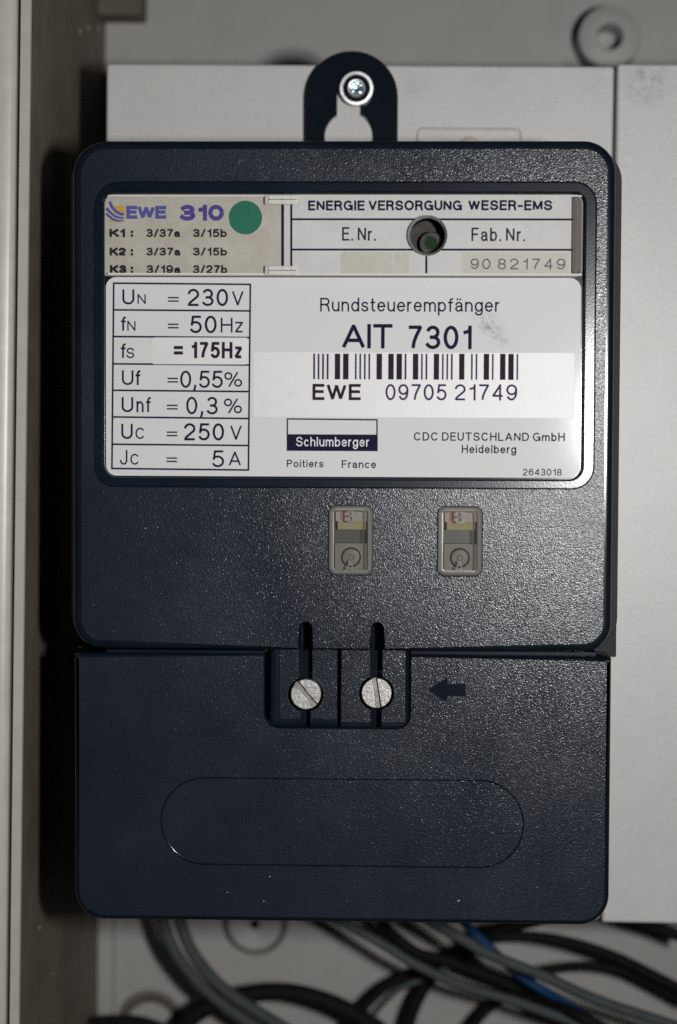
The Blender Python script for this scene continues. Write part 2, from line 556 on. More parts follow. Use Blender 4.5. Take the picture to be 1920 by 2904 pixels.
XH = .73
def _glyphs():
    A = arc
    g = {}
    U = {}
    U['0'] = (.62, [('o', A(.5, .5, .5, .5, 0, 360, 28))])
    U['1'] = (.36, [('s', [(.98, .0), (.98, 1)]), ('b', [(.98, .93), (.75, .80), (.0, .73)])])
    U['2'] = (.62, [('s', A(.5, .71, .5, .29, 172, -30) + [(.12, .14), (0, 0), (1, 0)])])
    U['3'] = (.62, [('s', A(.49, .75, .44, .25, 150, -90) + [(.38, .5)]), ('s', [(.40, .51)] + A(.49, .255, .51, .255, 90, -152))])
    U['4'] = (.64, [('s', [(.76, 0), (.76, 1)]), ('s', [(.74, .97), (0, .26), (1, .26)])])
    U['5'] = (.62, [('s', [(.92, 1), (.2, 1), (.09, .50)]), ('b', [(.09, .50)] + A(.48, .325, .52, .325, 138, -160))])
    U['6'] = (.62, [('o', A(.5, .315, .5, .315, 0, 360, 24)), ('s', A(.52, .5, .52, .5, 35, 180) + [(0, .34)])])
    U['7'] = (.60, [('s', [(0, 1), (1, 1), (.62, .58), (.42, .28), (.34, 0)])])
    U['8'] = (.62, [('o', A(.5, .755, .43, .245, 0, 360, 22)), ('o', A(.5, .255, .5, .255, 0, 360, 22))])
    U['9'] = (.62, [('o', A(.5, .685, .5, .315, 0, 360, 24)), ('s', A(.48, .5, .52, .5, 222, 360) + [(1, .66)])])
    U['='] = (.66, [('s', [(0, 0), (1, 0)]), ('s', [(0, 1), (1, 1)])])
    U[','] = (.12, [('s', [(.6, .07), (.6, .0), (.1, -.17)])])
    U['.'] = (.02, [('s', [(.5, .0), (.5, .02)])])
    U[':'] = (.02, [('s', [(.5, .03), (.5, .07)]), ('s', [(.5, .68), (.5, .72)])])
    U['-'] = (.36, [('s', [(0, .40), (1, .40)])])
    U['/'] = (.36, [('s', [(0, 0), (1, 1)])])
    U['%'] = (1.0, [('o', A(.2, .76, .2, .24, 0, 360, 20)), ('o', A(.8, .24, .2, .24, 0, 360, 20)), ('s', [(.74, 1), (.26, 0)])])
    U['A'] = (.86, [('s', [(0, 0), (.5, 1), (1, 0)]), ('s', [(.22, .30), (.78, .30)])])
    U['B'] = (.68, [('s', [(0, 0), (0, 1), (.5, 1)] + A(.55, .76, .38, .24, 90, -90) + [(0, .52)]), ('s', [(.4, .52)] + A(.56, .26, .44, .26, 90, -90) + [(0, 0)])])
    U['C'] = (.82, [('s', A(.5, .5, .5, .5, 42, 318))])
    U['D'] = (.76, [('o', [(0, 0), (0, 1), (.4, 1)] + A(.45, .5, .55, .5, 90, -90) + [(.4, 0), (0, 0)])])
    U['E'] = (.60, [('s', [(1, 1), (0, 1), (0, 0), (1, 0)]), ('s', [(0, .53), (.92, .53)])])
    U['F'] = (.58, [('s', [(1, 1), (0, 1), (0, 0)]), ('s', [(0, .51), (.88, .51)])])
    U['G'] = (.86, [('s', A(.5, .5, .5, .5, 45, 330) + [(1, .47), (.56, .47)]), ('s', [(1, .40), (1, 0)])])
    U['H'] = (.72, [('s', [(0, 0), (0, 1)]), ('s', [(1, 0), (1, 1)]), ('s', [(0, .52), (1, .52)])])
    U['I'] = (.0, [('s', [(.5, 0), (.5, 1)])])
    U['J'] = (.48, [('s', [(1, 1), (1, .28)] + A(.5, .28, .5, .28, 0, -172)[1:])])
    U['K'] = (.74, [('s', [(0, 0), (0, 1)]), ('s', [(.95, 1), (0, .36)]), ('s', [(.36, .60), (1, 0)])])
    U['L'] = (.56, [('s', [(0, 1), (0, 0), (1, 0)])])
    U['M'] = (.88, [('s', [(0, 0), (0, 1), (.5, .05), (1, 1), (1, 0)])])
    U['N'] = (.72, [('s', [(0, 0), (0, 1), (1, 0), (1, 1)])])
    U['O'] = (.90, [('o', A(.5, .5, .5, .5, 0, 360, 30))])
    U['P'] = (.66, [('s', [(0, 0), (0, 1), (.55, 1)] + A(.6, .74, .4, .26, 90, -90) + [(0, .48)])])
    U['R'] = (.70, [('s', [(0, 0), (0, 1), (.55, 1)] + A(.58, .755, .38, .245, 90, -90) + [(0, .51)]), ('s', [(.55, .51), (.84, .40), (.92, .2), (.98, 0)])])
    U['S'] = (.72, [('s', A(.5, .75, .46, .25, 15, 265) + [(.55, .495)] + A(.5, .255, .5, .255, 80, -168))])
    U['T'] = (.70, [('s', [(0, 1), (1, 1)]), ('s', [(.5, 1), (.5, 0)])])
    U['U'] = (.70, [('s', [(0, 1), (0, .34)] + A(.5, .34, .5, .34, 180, 360)[1:] + [(1, 1)])])
    U['V'] = (.76, [('s', [(0, 1), (.5, 0), (1, 1)])])
    U['W'] = (1.12, [('s', [(0, 1), (.26, 0), (.5, 1), (.74, 0), (1, 1)])])
    L = {}
    x = XH
    L['a'] = (.54, [('s', A(.46, .52, .44, .21, 165, 0) + [(.90, .3), (.91, .08), (1.0, .02)]), ('s', [(.90, .43), (.45, .40)] + A(.42, .2, .42, .2, 90, 280) + [(.75, .07), (.90, .2)])])
    L['b'] = (.56, [('s', [(0, 1), (0, 0)]), ('o', A(.5, x / 2, .5, x / 2, 0, 360, 22))])
    L['d'] = (.56, [('s', [(1, 1), (1, 0)]), ('o', A(.5, x / 2, .5, x / 2, 0, 360, 22))])
    L['c'] = (.52, [('s', A(.5, x / 2, .5, x / 2, 45, 315))])
    L['e'] = (.56, [('s', [(.03, .385), (1, .385)] + A(.5, x / 2, .5, x / 2, 8, 320))])
    L['f'] = (.30, [('s', [(.40, 0), (.40, .80)] + A(.88, .80, .48, .2, 180, 90)[1:] + [(1, 1)]), ('s', [(0, x), (.95, x)])])
    L['g'] = (.56, [('o', A(.5, x / 2, .5, x / 2, 0, 360, 22)), ('s', [(1, x), (1, -.04)] + A(.5, -.04, .5, .24, 0, -160)[1:])])
    L['h'] = (.52, [('s', [(0, 0), (0, 1)]), ('s', [(0, .38)] + A(.5, .42, .5, .31, 180, 0) + [(1, 0)])])
    L['i'] = (.0, [('s', [(.5, 0), (.5, x)]), ('s', [(.5, .965), (.5, 1.0)])])
    L['l'] = (.0, [('s', [(.5, 0), (.5, 1)])])
    L['m'] = (.90, [('s', [(0, 0), (0, x)]), ('s', [(0, .40)] + A(.25, .45, .25, .28, 180, 0) + [(.5, 0)]), ('s', [(.5, .40)] + A(.75, .45, .25, .28, 180, 0) + [(1, 0)])])
    L['n'] = (.52, [('s', [(0, 0), (0, x)]), ('s', [(0, .38)] + A(.5, .42, .5, .31, 180, 0) + [(1, 0)])])
    L['o'] = (.58, [('o', A(.5, x / 2, .5, x / 2, 0, 360, 22))])
    L['p'] = (.56, [('s', [(0, x), (0, -.28)]), ('o', A(.5, x / 2, .5, x / 2, 0, 360, 22))])
    L['r'] = (.26, [('s', [(0, 0), (0, x)]), ('s', [(0, .36)] + A(.9, .40, .9, .33, 180, 88))])
    L['s'] = (.48, [('s', A(.5, .55, .45, .18, 20, 265) + [(.55, .36)] + A(.5, .185, .5, .185, 80, -168))])
    L['t'] = (.28, [('s', [(.40, .96), (.40, .2)] + A(.85, .18, .45, .18, 180, 270)[1:] + [(1, 0)]), ('s', [(0, x), (.95, x)])])
    L['u'] = (.52, [('s', [(0, x), (0, .31)] + A(.5, .31, .5, .31, 180, 360)[1:]), ('s', [(1, x), (1, 0)])])
    L['z'] = (.48, [('s', [(0, x), (1, x), (0, 0), (1, 0)])])
    L['\u00e4'] = (.54, L['a'][1] + [('s', [(.22, .955), (.22, .985)]), ('s', [(.68, .955), (.68, .985)])])
    for k_, v_ in U.items(): g[k_] = (*v_, False)
    for k_, v_ in L.items(): g[k_] = (*v_, True)
    return g
GLYPH = _glyphs()

def ribbon(mb, pts, t, w, closed=False, ext=0.0, mi=0):
    """flat stroke of width t along pts with mitred joints"""
    P = [Vector(p) for p in pts]
    Q = [P[0]]
    for p in P[1:]:
        if (p - Q[-1]).length > 1e-4:
            Q.append(p)
    P = Q
    if not closed and len(P) > 2:
        for i in range(1, len(P) - 1):
            if (P[i] - P[i - 1]).normalized().dot((P[i + 1] - P[i]).normalized()) < -.15:
                ribbon(mb, P[:i + 1], t, w, False, ext * .45, mi)
                ribbon(mb, P[i:], t, w + .0011, False, ext * .45, mi)
                return
    if closed and (P[0] - P[-1]).length < 1e-3:
        P.pop()
    n = len(P)
    if n < 2:
        return
    if not closed and ext:
        P[0] = P[0] + (P[0] - P[1]).normalized() * ext
        P[-1] = P[-1] + (P[-1] - P[-2]).normalized() * ext
    Lr = []
    for i in range(n):
        a = P[i] - P[i - 1] if (i > 0 or closed) else None
        b = P[(i + 1) % n] - P[i] if (i < n - 1 or closed) else None
        a = (a if a is not None else b).normalized()
        b = (b if b is not None else a).normalized()
        n1, n2 = Vector((-a.y, a.x)), Vector((-b.y, b.x))
        dot = max(-.80, n1.dot(n2))
        mit = (n1 + n2) / (1 + dot)
        if mit.length > 1.5:
            mit = mit.normalized() * 1.5
        Lr.append((P[i] + mit * t / 2, P[i] - mit * t / 2))
    k = len(mb.v)
    for l, r in Lr:
        mb.v += [(l.x, l.y, w), (r.x, r.y, w)]
    for i in range(n if closed else n - 1):
        j = (i + 1) % n
        mb.f.append((k + 2 * i, k + 2 * i + 1, k + 2 * j + 1, k + 2 * j))
        mb.m.append(mi)

def text(mb, s, x0, x1, ytop, ybase, w, wt=.12, gap=.16, mi=0, space=.5, lift=.012, cut=None):
    """lettering between photo columns x0..x1, capital height ytop..ybase, on the plane w (receiver frame)"""
    a, b = at_m(x0, ybase, w), at_m(x1, ybase, w)
    top = at_m(x0, ytop, w)
    H = top[1] - a[1]
    Wd = b[0] - a[0]
    t = wt
    nat = 0.0
    fixed = 0.0
    for i, ch in enumerate(s):
        if ch == ' ':
            nat += space; continue
        nat += GLYPH[ch][0]
        fixed += t
        if i < len(s) - 1 and s[i + 1] != ' ':
            nat += gap
    sx = (Wd / H - fixed) / max(nat, 1e-6) if nat > 1e-6 else 1
    x = 0.0
    z = w + .012 + lift
    for i, ch in enumerate(s):
        if ch == ' ':
            x += space * sx; continue
        gw, strokes, low = GLYPH[ch]
        bw = gw * sx
        def tf(p):
            X, Y = p
            if low:
                if Y < 0: y = Y + (t / 2)
                elif Y <= XH: y = t / 2 + Y / XH * (XH - t)
                else: y = XH - t / 2 + (Y - XH) / (1 - XH) * (1 - XH)
            else:
                y = t / 2 + Y * (1 - t) if Y >= 0 else Y + t / 2
            return (a[0] + (x + t / 2 + X * bw) * H, a[1] + y * H)
        for q, (kind, pts) in enumerate(strokes):
            z += .0022
            ribbon(mb, [tf(p) for p in pts], t * H, z, kind == 'o', t * H / 2 if kind == 's' else 0, mi)
            if z > w + .12: z = w + .03
        x += bw + t
        if i < len(s) - 1 and s[i + 1] != ' ':
            x += gap * sx

def mline(mb, p, q, wpx, w, mi=0, lift=.02):
    """printed rule between two photo points"""
    a, b = at_m(*p, w), at_m(*q, w)
    ribbon(mb, [a, b], wpx * .1104, w + lift, False, 0, mi)

# ------------------------------------------------------------------ cabinet
PW = -77.0                                  # front of the grey panels
BW = -186.0                                 # cabinet back
FW = -27.0                                  # front of the cabinet frame

cab = thing("meter_cabinet", "beige-grey painted cabinet whose left side wall and back surround the receiver", "cabinet",
            (0, -250, BW))
mb = MB()
bl, br_ = at_c(292, 2904, BW), at_c(1920, 2904, BW)
box(mb, -140, -290, 330, 290, BW - 2, BW)
mb.build("back_wall", BACKP, cab)
mb = MB()
wt_, wb_ = at_c(86, 100, FW)[0], at_c(58, 2800, FW)[0]
ut = wt_ + (wt_ - wb_) * .62
ub = wb_ - (wt_ - wb_) * .62
vt, vb = 290, -290
st_, sb_ = at_c(300, 100, BW)[0], at_c(284, 2800, BW)[0]
def wall_u(v, w):
    f = (v + 290) / 580
    front = ub + (ut - ub) * f
    k_ = (w - FW) / (BW - FW)
    back = sb_ + (st_ - sb_) * f
    return front + (back - front) * k_
pts = []
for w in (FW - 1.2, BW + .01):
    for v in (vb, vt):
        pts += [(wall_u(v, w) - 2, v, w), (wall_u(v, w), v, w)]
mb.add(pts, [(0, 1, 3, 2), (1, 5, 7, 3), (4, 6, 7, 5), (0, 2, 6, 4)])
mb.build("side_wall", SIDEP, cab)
# front frame: inner return strip, dark groove, outer rounded strip
def vstrip(x0t, x1t, x0b, x1b, w, wback, name, mat, rnd=0.0, mirror=False):
    m_ = MB()
    a0, a1 = at_c(x0t, 0, w), at_c(x1t, 0, w)
    b0, b1 = at_c(x0b, 2904, w), at_c(x1b, 2904, w)
    def ext(p, q, v):
        f = (v - q[1]) / (p[1] - q[1])
        return q[0] + (p[0] - q[0]) * f
    prof = []
    if rnd:
        for i in range(9):
            a = pi * i / 8
            prof.append((.5 - .5 * cos(a), w - rnd + rnd * sin(a)))
        prof = [(0, wback)] + prof + [(1, wback)]
    else:
        prof = [(0, wback), (0, w - .3), (.06, w), (.94, w), (1, w - .3), (1, wback)]
    rows = []
    for v in (-290, 290):
        l, r = ext(a0, b0, v), ext(a1, b1, v)
        rows.append([(l + (r - l) * k_, v, ww) for k_, ww in prof])
    n = len(prof)
    m_.add(rows[0] + rows[1], [(i, i + 1, n + i + 1, n + i) for i in range(n - 1)])
    return m_.build(name, mat, cab, ang=50)
vstrip(58, 88, 26, 53, FW, FW - 9, "frame_lip", FRAMEP)
vstrip(40, 64, 8, 32, FW - 2.6, FW - 8, "frame_groove", GROOVE_SHADE)
vstrip(-90, 46, -124, 13, FW + .6, FW - 2.5, "frame_rail", FRAMEP, rnd=1.8)
# dark bracket in the upper left corner
mb = MB()
a, b = at_c(300, 42, BW + 16), at_c(402, -40, BW + 16)
slab(mb, rr(a[0] - 12, a[1], b[0], b[1] + 20, 1.0), BW + 16, BW, .6)
mb.build("corner_bracket", GROOVE_SHADE, cab)
# raised ring boss upper right
def boss(px, py, rpx, hpx, w, name, hole_off=(0, 0)):
    m_ = MB()
    c = at_c(px, py, w)
    s = abs(at_c(px + 100, py, w)[0] - c[0]) / 100
    R, h = rpx * s, hpx * s
    lathe(m_, c[0], c[1], [(h * .02, w - 17.5, 0), (h, w - 17.5, 0), (h, w - .4, 0), (h + .3, w, 0), (R - 1, w, 0), (R - .2, w - .5, 0), (R, w - 1.5, 0), (R + .2, BW, 0)], 48)
    return m_.build(name, BACKP, cab, ang=40)
boss(1730, 103, 89, 37, BW + 18, "mounting_boss")
def ring(px, py, rpx, wpx, hole, name):
    m_ = MB()
    w = BW + 5
    c = at_c(px, py, w)
    s = abs(at_c(px + 100, py, w)[0] - c[0]) / 100
    R, t = rpx * s, wpx * s
    if hole:
        h = hole * s
        lathe(m_, c[0], c[1], [(.02, w - 5, 1), (h * .8, w - 5, 1), (h, w - .3, 1), (h + .5, w, 0), (R - t - .5, w, 0), (R - t, w - .5, 0), (R - t, BW + .4, 1), (R, BW + .4, 1), (R, BW + 2, 0), (R + 1, BW, 0)], 48)
    else:
        lathe(m_, c[0], c[1], [(.02, w, 0), (R - t - .5, w, 0), (R - t, w - .5, 0), (R - t, BW + .4, 1), (R, BW + .4, 1), (R, BW + 2, 0), (R + 1, BW, 0)], 48)
    return m_.build(name, [BACKP, GROOVE_SHADE], cab, ang=40)  # dark band puts the shade round the low boss into colour
ring(722, 2622, 90, 14, 14, "shade_edged_boss")
ring(425, 2910, 92, 24, 0, "shade_edged_boss")
# vertical rib along the back, lower left
mb = MB()
a, b = at_c(288, 2600, BW + 4), at_c(320, 2904, BW + 4)
box(mb, -140, -285, b[0], -60, BW, BW + 5)
mb.build("back_rib", BACKP, cab)
# paint flecks on the side wall
mb = MB()
for px, py, r in ((226, 90, 1.3), (250, 78, 1.4), (281, 81, 1.7), (258, 150, .8), (284, 22, 1.2), (112, 2630, .8), (263, 160, .6), (150, 2760, .5)):
    best = min((abs(at_c(px, py, w)[0] - wall_u(at_c(px, py, w)[1], w)), w) for w in [FW - i for i in range(1, 158)])
    w = best[1]
    v = at_c(px, py, w)[1]
    u = wall_u(v, w)
    k = len(mb.v)
    n = 8
    mb.v.append((u + .25, v, w))
    for i in range(n):
        a = 2 * pi * i / n
        mb.v.append((u + .01, v + r * .9 * cos(a), w + r * 1.6 * sin(a)))
    for i in range(n):
        mb.f.append((k, k + 1 + i, k + 1 + (i + 1) % n)); mb.m.append(0)
    mb.build("paint_fleck", SPECK, cab)
    mb = MB()

# ------------------------------------------------------------------ grey panels
lp = thing("grey_panel", "pale grey plastic panel directly behind the dark receiver, with a screwed corner plate", "panel", (0, -100, PW))
mb = MB()
x0 = at_c(302, 250, PW)[0]
x1 = at_c(1742, 200, PW)[0]
y1 = at_c(1000, 184, PW)[1]
y0 = at_c(1692, 2608, PW)[1]
slab(mb, rr(x0, y0, x1, y1, 1.3), PW, PW - 30, .8)
mb.build("panel_body", PANEL, lp)
mb = MB()
a, b = at_c(1180, 520, PW), at_c(1480, 364, PW)
poly = rr(a[0], a[1], b[0], b[1], 2.2)
loft(mb, poly, [(.9, PW + .45), (.55, PW + .85), (.3, PW + .85), (0, PW + .1), (-.2, PW + .02)])
loops = offset(poly, .9)
face(mb, PW + .45, loops)
mb.build("corner_plate", PANEL, lp)
mb = MB()
c = at_c(1331, 420, PW)
lathe(mb, c[0], c[1], [(.02, PW + 2.4), (1.6, PW + 2.3), (3.0, PW + 1.7), (3.9, PW + .8), (4.1, PW + .3)], 32)
mb.build("plate_screw", CREAM, lp)
mb = MB()
rp_poly_x0t, rp_poly_x0b = at_c(1751, 190, PW + 2)[0], at_c(1708, 2610, PW + 2)[0]
y1 = at_c(1850, 181, PW + 2)[1]
y0 = at_c(1800, 2618, PW + 2)[1]
slab(mb, round_poly([(rp_poly_x0b, y0, .8), (rp_poly_x0b + 190, y0, 1), (rp_poly_x0t + 190, y1, 1), (rp_poly_x0t, y1, 1.2)]), PW + 2, PW - 32, .9)
rpo = mb.build("cover_panel", PANEL2, origin=(120, -120, PW))
tag(rpo, "plain pale grey cover panel along the right edge, smudged near its top left corner", "panel")

# ------------------------------------------------------------------ cables
def tube(mb, path, r, n=12, mi=0):
    """path: list of (u, v, w); smooth tube through them"""
    P = [Vector(p) for p in path]
    pts = []
    for i in range(len(P) - 1):
        p0, p1, p2, p3 = P[max(i - 1, 0)], P[i], P[i + 1], P[min(i + 2, len(P) - 1)]
        for k_ in range(6):
            t = k_ / 6
            pts.append(.5 * ((2 * p1) + (p2 - p0) * t + (2 * p0 - 5 * p1 + 4 * p2 - p3) * t * t + (3 * p1 - p0 - 3 * p2 + p3) * t ** 3))
    pts.append(P[-1])
    k = len(mb.v)
    up = Vector((0, 0, 1))
    for i, p in enumerate(pts):
        d = (pts[min(i + 1, len(pts) - 1)] - pts[max(i - 1, 0)]).normalized()
        s_ = d.cross(up).normalized()
        q_ = s_.cross(d).normalized()
        for j in range(n):
            a = 2 * pi * j / n
            x = p + (s_ * cos(a) + q_ * sin(a)) * r
            mb.v.append(tuple(x))
    for i in range(len(pts) - 1):
        for j in range(n):
            jj = (j + 1) % n
            mb.f.append((k + i * n + j, k + i * n + jj, k + (i + 1) * n + jj, k + (i + 1) * n + j)); mb.m.append(mi)

def cable(name, pxs, wpx, w, mat, label, group="cables behind and below the receiver"):
    """pxs: photo points of the centre line, (x, y[, depth])"""
    m_ = MB()
    path = []
    for p in pxs:
        ww = p[2] if len(p) > 2 else w
        u, v = at_c(p[0], p[1], ww)
        path.append((u, v, ww))
    s = (599 - w) / FOC
    tube(m_, path, wpx * s / 2)
    o = m_.build(name, mat, origin=path[len(path) // 2], ang=80)
    tag(o, label, "cable", group)
    return o

HID = -95
cable("cable", [(446, 2440, -110), (450, 2540), (464, 2620), (497, 2700), (552, 2775), (612, 2832), (690, 2890), (790, 2950)], 37, -150, CABG,
      "grey cable curving down at lower left, the left strand of the close pair")
cable("cable", [(492, 2440, -108), (496, 2540), (512, 2620), (543, 2695), (592, 2762), (648, 2815), (728, 2868), (830, 2930)], 37, -146, CABG,
      "grey cable curving down at lower left, the right strand of the close pair")
cable("cable", [(880, 2540, -110), (940, 2598), (984, 2621), (1082, 2677), (1162, 2726), (1254, 2772), (1340, 2805), (1450, 2836), (1572, 2879), (1680, 2915), (1760, 2940)], 29, -128, CABG,
      "thin grey cable sloping from under the receiver's middle, lower of the two grey diagonals")
cable("cable", [(1150, 2560, -105), (1235, 2621), (1303, 2658), (1376, 2701), (1450, 2732), (1542, 2768), (1634, 2811), (1725, 2848), (1830, 2882), (1960, 2925)], 33, -118, CABG,
      "grey cable sloping down to the lower right corner just above the blue one")
cable("cable", [(1290, 2580, -115), (1327, 2628), (1358, 2658), (1400, 2697), (1450, 2745), (1499, 2783), (1548, 2812), (1600, 2842, -138), (1650, 2876, -148), (1720, 2925, -150)], 27, -134, CABB,
      "blue cable showing beside and under the grey diagonal cable")
cable("cable", [(1300, 2722, -160), (1340, 2688, -155), (1389, 2662), (1480, 2655), (1572, 2664), (1664, 2686), (1756, 2719), (1848, 2764), (1960, 2822)], 33, -150, CABK,
      "black cable arching to the right edge, the upper of the two arches")
cable("cable", [(1440, 2830), (1475, 2786), (1511, 2763), (1572, 2748), (1646, 2740), (1725, 2745), (1787, 2760), (1850, 2790), (1960, 2850)], 30, -160, CABK,
      "black cable arching to the right edge, the lower of the two arches")
cable("cable", [(1050, 2540, -120), (1088, 2622), (1138, 2670), (1186, 2703), (1254, 2722), (1325, 2745), (1389, 2770), (1480, 2806), (1560, 2846, -136), (1640, 2880, -124), (1720, 2922, -124)], 34, -152, CABK,
      "black cable running between the two grey diagonals from under the receiver")
cable("cable", [(1420, 2640, -170), (1330, 2690), (1254, 2728), (1170, 2760), (1100, 2795), (1052, 2836), (1005, 2890), (980, 2940)], 27, -164, CABK,
      "black cable bending down to the left behind the grey diagonal, the outer strand")
cable("cable", [(1390, 2660, -165), (1310, 2720), (1230, 2765), (1140, 2800), (1090, 2840), (1040, 2900), (1020, 2940)], 20, -158, CABG,
      "thin dark grey cable bending down to the left beside the black strand")
cable("cable", [(1300, 2690), (1245, 2745), (1200, 2805), (1168, 2872), (1150, 2940)], 38, -168, CABK,
      "thick black cable dropping steeply below the crossing of cables")
cable("cable", [(1520, 2760), (1460, 2800), (1413, 2838), (1364, 2880), (1320, 2940)], 30, -168, CABK,
      "short black cable dropping to the bottom edge right of the steep black one")
cable("cable", [(1330, 2730, -150), (1345, 2690, -142), (1400, 2645), (1480, 2625), (1580, 2600, -120), (1700, 2560, -110)], 26, -136, CABK,
      "black cable tucked up under the receiver's lower edge beside the blue cable")
cable("cable", [(1700, 2570), (1760, 2600), (1817, 2619), (1880, 2637), (1960, 2668)], 34, -140, CABK,
      "black cable emerging under the right cover panel at the right edge")
cable("cable", [(500, 2940), (552, 2878), (640, 2836), (736, 2815), (812, 2813), (889, 2828), (970, 2858), (1060, 2910), (1100, 2950)], 54, -158, CABK,
      "thick black cable forming a low arch at the bottom left of the cables")
cable("cable", [(225, 2920), (270, 2902), (330, 2898), (400, 2902), (470, 2925)], 42, -160, CABK,
      "black cable end just showing in the lower left corner by the side wall")

# ------------------------------------------------------------------ the receiver
BASEW = -PW
rec = thing("ripple_control_receiver", "dark navy ripple control receiver hanging on the pale grey panel, with white rating plate", "meter",
            (0, -20, PW), tilt=True)
RW = PW + .05                               # back plane of the receiver

# housing base
mb = MB()
bx0, bx1 = at_m(222, 1790, -21)[0], at_m(1748, 1790, -21)[0]
by0, by1 = at_m(960, 1857, -21)[1], 108
slab(mb, rr(bx0, by0, bx1, by1, [.4, .3, 8, 8]), -21, RW, .25)
tb0 = at_m(960, 2560, -30)[1]
box(mb, at_m(240, 2300, -30)[0], tb0, at_m(1700, 2300, -30)[0], by0 - .02, RW, -30)
mb.build("housing_base", MATT, rec)

# hanging lug with keyhole
LW = PW + 3.5
mb = MB()
l0, l1 = at_m(864.5, 330, LW)[0], at_m(1128.5, 330, LW)[0]
lt = at_m(990, 144, LW)[1]
lb = at_m(990, 470, LW)[1]
R_ = (l1 - l0) / 2
poly = round_poly([(l0, lb, 0), (l1, lb, 0), (l1, lt, R_ * .985), (l0, lt, R_ * .985)])
nu0, nu1 = at_m(956, 300, LW)[0], at_m(1027, 300, LW)[0]
kc = at_m(991.5, 388, LW)
kr = (at_m(1062, 395, LW)[0] - at_m(921, 395, LW)[0]) / 2
sc_ = at_m(1003, 250, LW)
hw = (nu1 - nu0) / 2
cu = (nu0 + nu1) / 2
hole = []
dv = sqrt(kr * kr - hw * hw)
a0 = math.atan2(dv, hw)
n = 30
for i in range(n + 1):                       # big lower circle, from right neck round the bottom to left neck
    a = a0 - (2 * a0 + pi - 2 * a0 + 0) * 0 - (a0 + (pi - a0) * 0) * 0
ang0, ang1 = a0, -(pi + a0)
ks = []
for i in range(n + 1):
    a = ang0 + (ang1 - ang0) * i / n
    ks.append((cu + kr * cos(a), kc[1] + kr * sin(a), 1, 1))
top_c = sc_[1]
for i in range(13):
    a = pi - pi * i / 12
    ks.append((cu + hw * cos(a), top_c + hw * sin(a), 1, 1))
ks = ks[::-1]                                # counter-clockwise
rings = fillet(.45, LW, 3) + [(0, PW + .1)]
loops = loft(mb, poly, rings)
face(mb, LW, loops[0], [ks])
loft(mb, ks, [(0, LW), (0, PW + .1)], flip=True)
mb.build("hanging_lug", SMOOTH, rec)

# front cover with slots, recess and two indicator openings
def P(px, py, w=0.0):
    return at_m(px, py, w)
cx0, cx1 = P(205.5, 1000)[0], P(1743.5, 1000)[0]
cx0 = (P(205.5, 500)[0] + P(208, 1700)[0]) / 2
cx1 = (P(1747, 550)[0] + P(1735.5, 1750)[0]) / 2
cy1 = P(960, 398)[1]
cy0 = (P(300, 1840)[1] + P(1600, 1849)[1]) / 2
sl = []
for c_px, hwpx in ((1070.5, 16.5), (866.5, 17)):
    c_u = P(c_px, 1800)[0]
    h_ = hwpx * .1104
    sl.append((c_u, h_))
st_v = P(960, 1766)[1]
corn = [(cx0, cy0, 9.0)]
for c_u, h_ in sorted(sl):
    corn += [(c_u - h_, cy0, .35, .25, 0), (c_u - h_, st_v, h_ * .98, .12, 0), (c_u + h_, st_v, h_ * .98, .12, 0), (c_u + h_, cy0, .35, .25, 0)]
corn += [(cx1, cy0, 9.0), (cx1, cy1, 10.0), (cx0, cy1, 10.5)]
cov = round_poly(corn)
mb = MB()
FLARE = at_m(1748, 1790, -21)[0] - cx1 + .12
rings = [(2.7, 0, 1), (2.3, -.004, 1)] + [(a, b - .016, 1) for a, b in fillet(1.9, 0, 6)]
loops = loft(mb, cov, rings)
fl1 = offset(cov, -FLARE)
fl0 = offset(cov, -2.0)
loft(mb, [(p[0], p[1], 0, 0) for p in cov], [(0, -1.916, 3), (0, -1.95, 3)])
k0 = len(mb.v)
back = [(a[0], b[1] if abs(a[1]) > 60 else b[1]) for a, b in zip(fl1, fl0)]
for w in (-1.95, -20, -24):
    mb.v += [(p[0], p[1], w) for p in (cov if w == -1.95 else back)]
nC = len(cov)
for a_ in range(2):
    for i in range(nC):
        j = (i + 1) % nC
        mb.f.append((k0 + a_ * nC + i, k0 + (a_ + 1) * nC + i, k0 + (a_ + 1) * nC + j, k0 + a_ * nC + j)); mb.m.append(3)
H0 = rr(P(266, 900)[0], P(960, 1385)[1], P(1690.5, 900)[0], P(960, 514)[1], [6.5, 7.0, 7.0, 8.2])
wins = []
for (xa, xb, ya, yb) in ((929, 1058.5, 1433, 1632), (1238, 1370, 1435, 1635)):
    a, b = P(xa, yb), P(xb, ya)
    wins.append(rr(a[0], a[1], b[0], b[1], 2.6))
face(mb, 0, loops[0], [H0] + wins, 0)
# recess: step, smooth band, inner edge, wall
H1 = rr(P(296, 900, -1)[0], P(960, 1357, -1)[1], P(1655.5, 900, -1)[0], P(960, 548, -1)[1], [4.2, 4.2, 3.0, 3.4])
h0b = offset(H0, .45)
loft(mb, H0, [(0, 0, 1), (.08, -.35, 1), (.45, -.62, 1)], flip=True, mi=1)
face(mb, -.62, h0b, [offset(H1, -.55)], 2)
loft(mb, H1, [(-.55, -.62, 1), (-.25, -.72, 1), (-.06, -.95, 1), (0, -1.3, 1), (.05, -3.4, 1)], flip=True, mi=1)
face(mb, -3.3, offset(H1, -.4), (), 1) if False else None
for wp in wins:
    loft(mb, wp, [(0, 0, 1), (.25, -.3, 1), (.25, -4, 1)], flip=True, mi=1)
cover = mb.build("front_cover", [GRAIN, SMOOTH, SHEEN, MATT], rec, ang=40)
# tray behind the recess
mb = MB()
hole_c = P(1212, 668.5, -3)
hr = 56 * .1109
face(mb, -3.3, offset(H1, -1.0), [circle(*hole_c, hr)], 0)
mb.build("recess_tray", SMOOTH, cover)

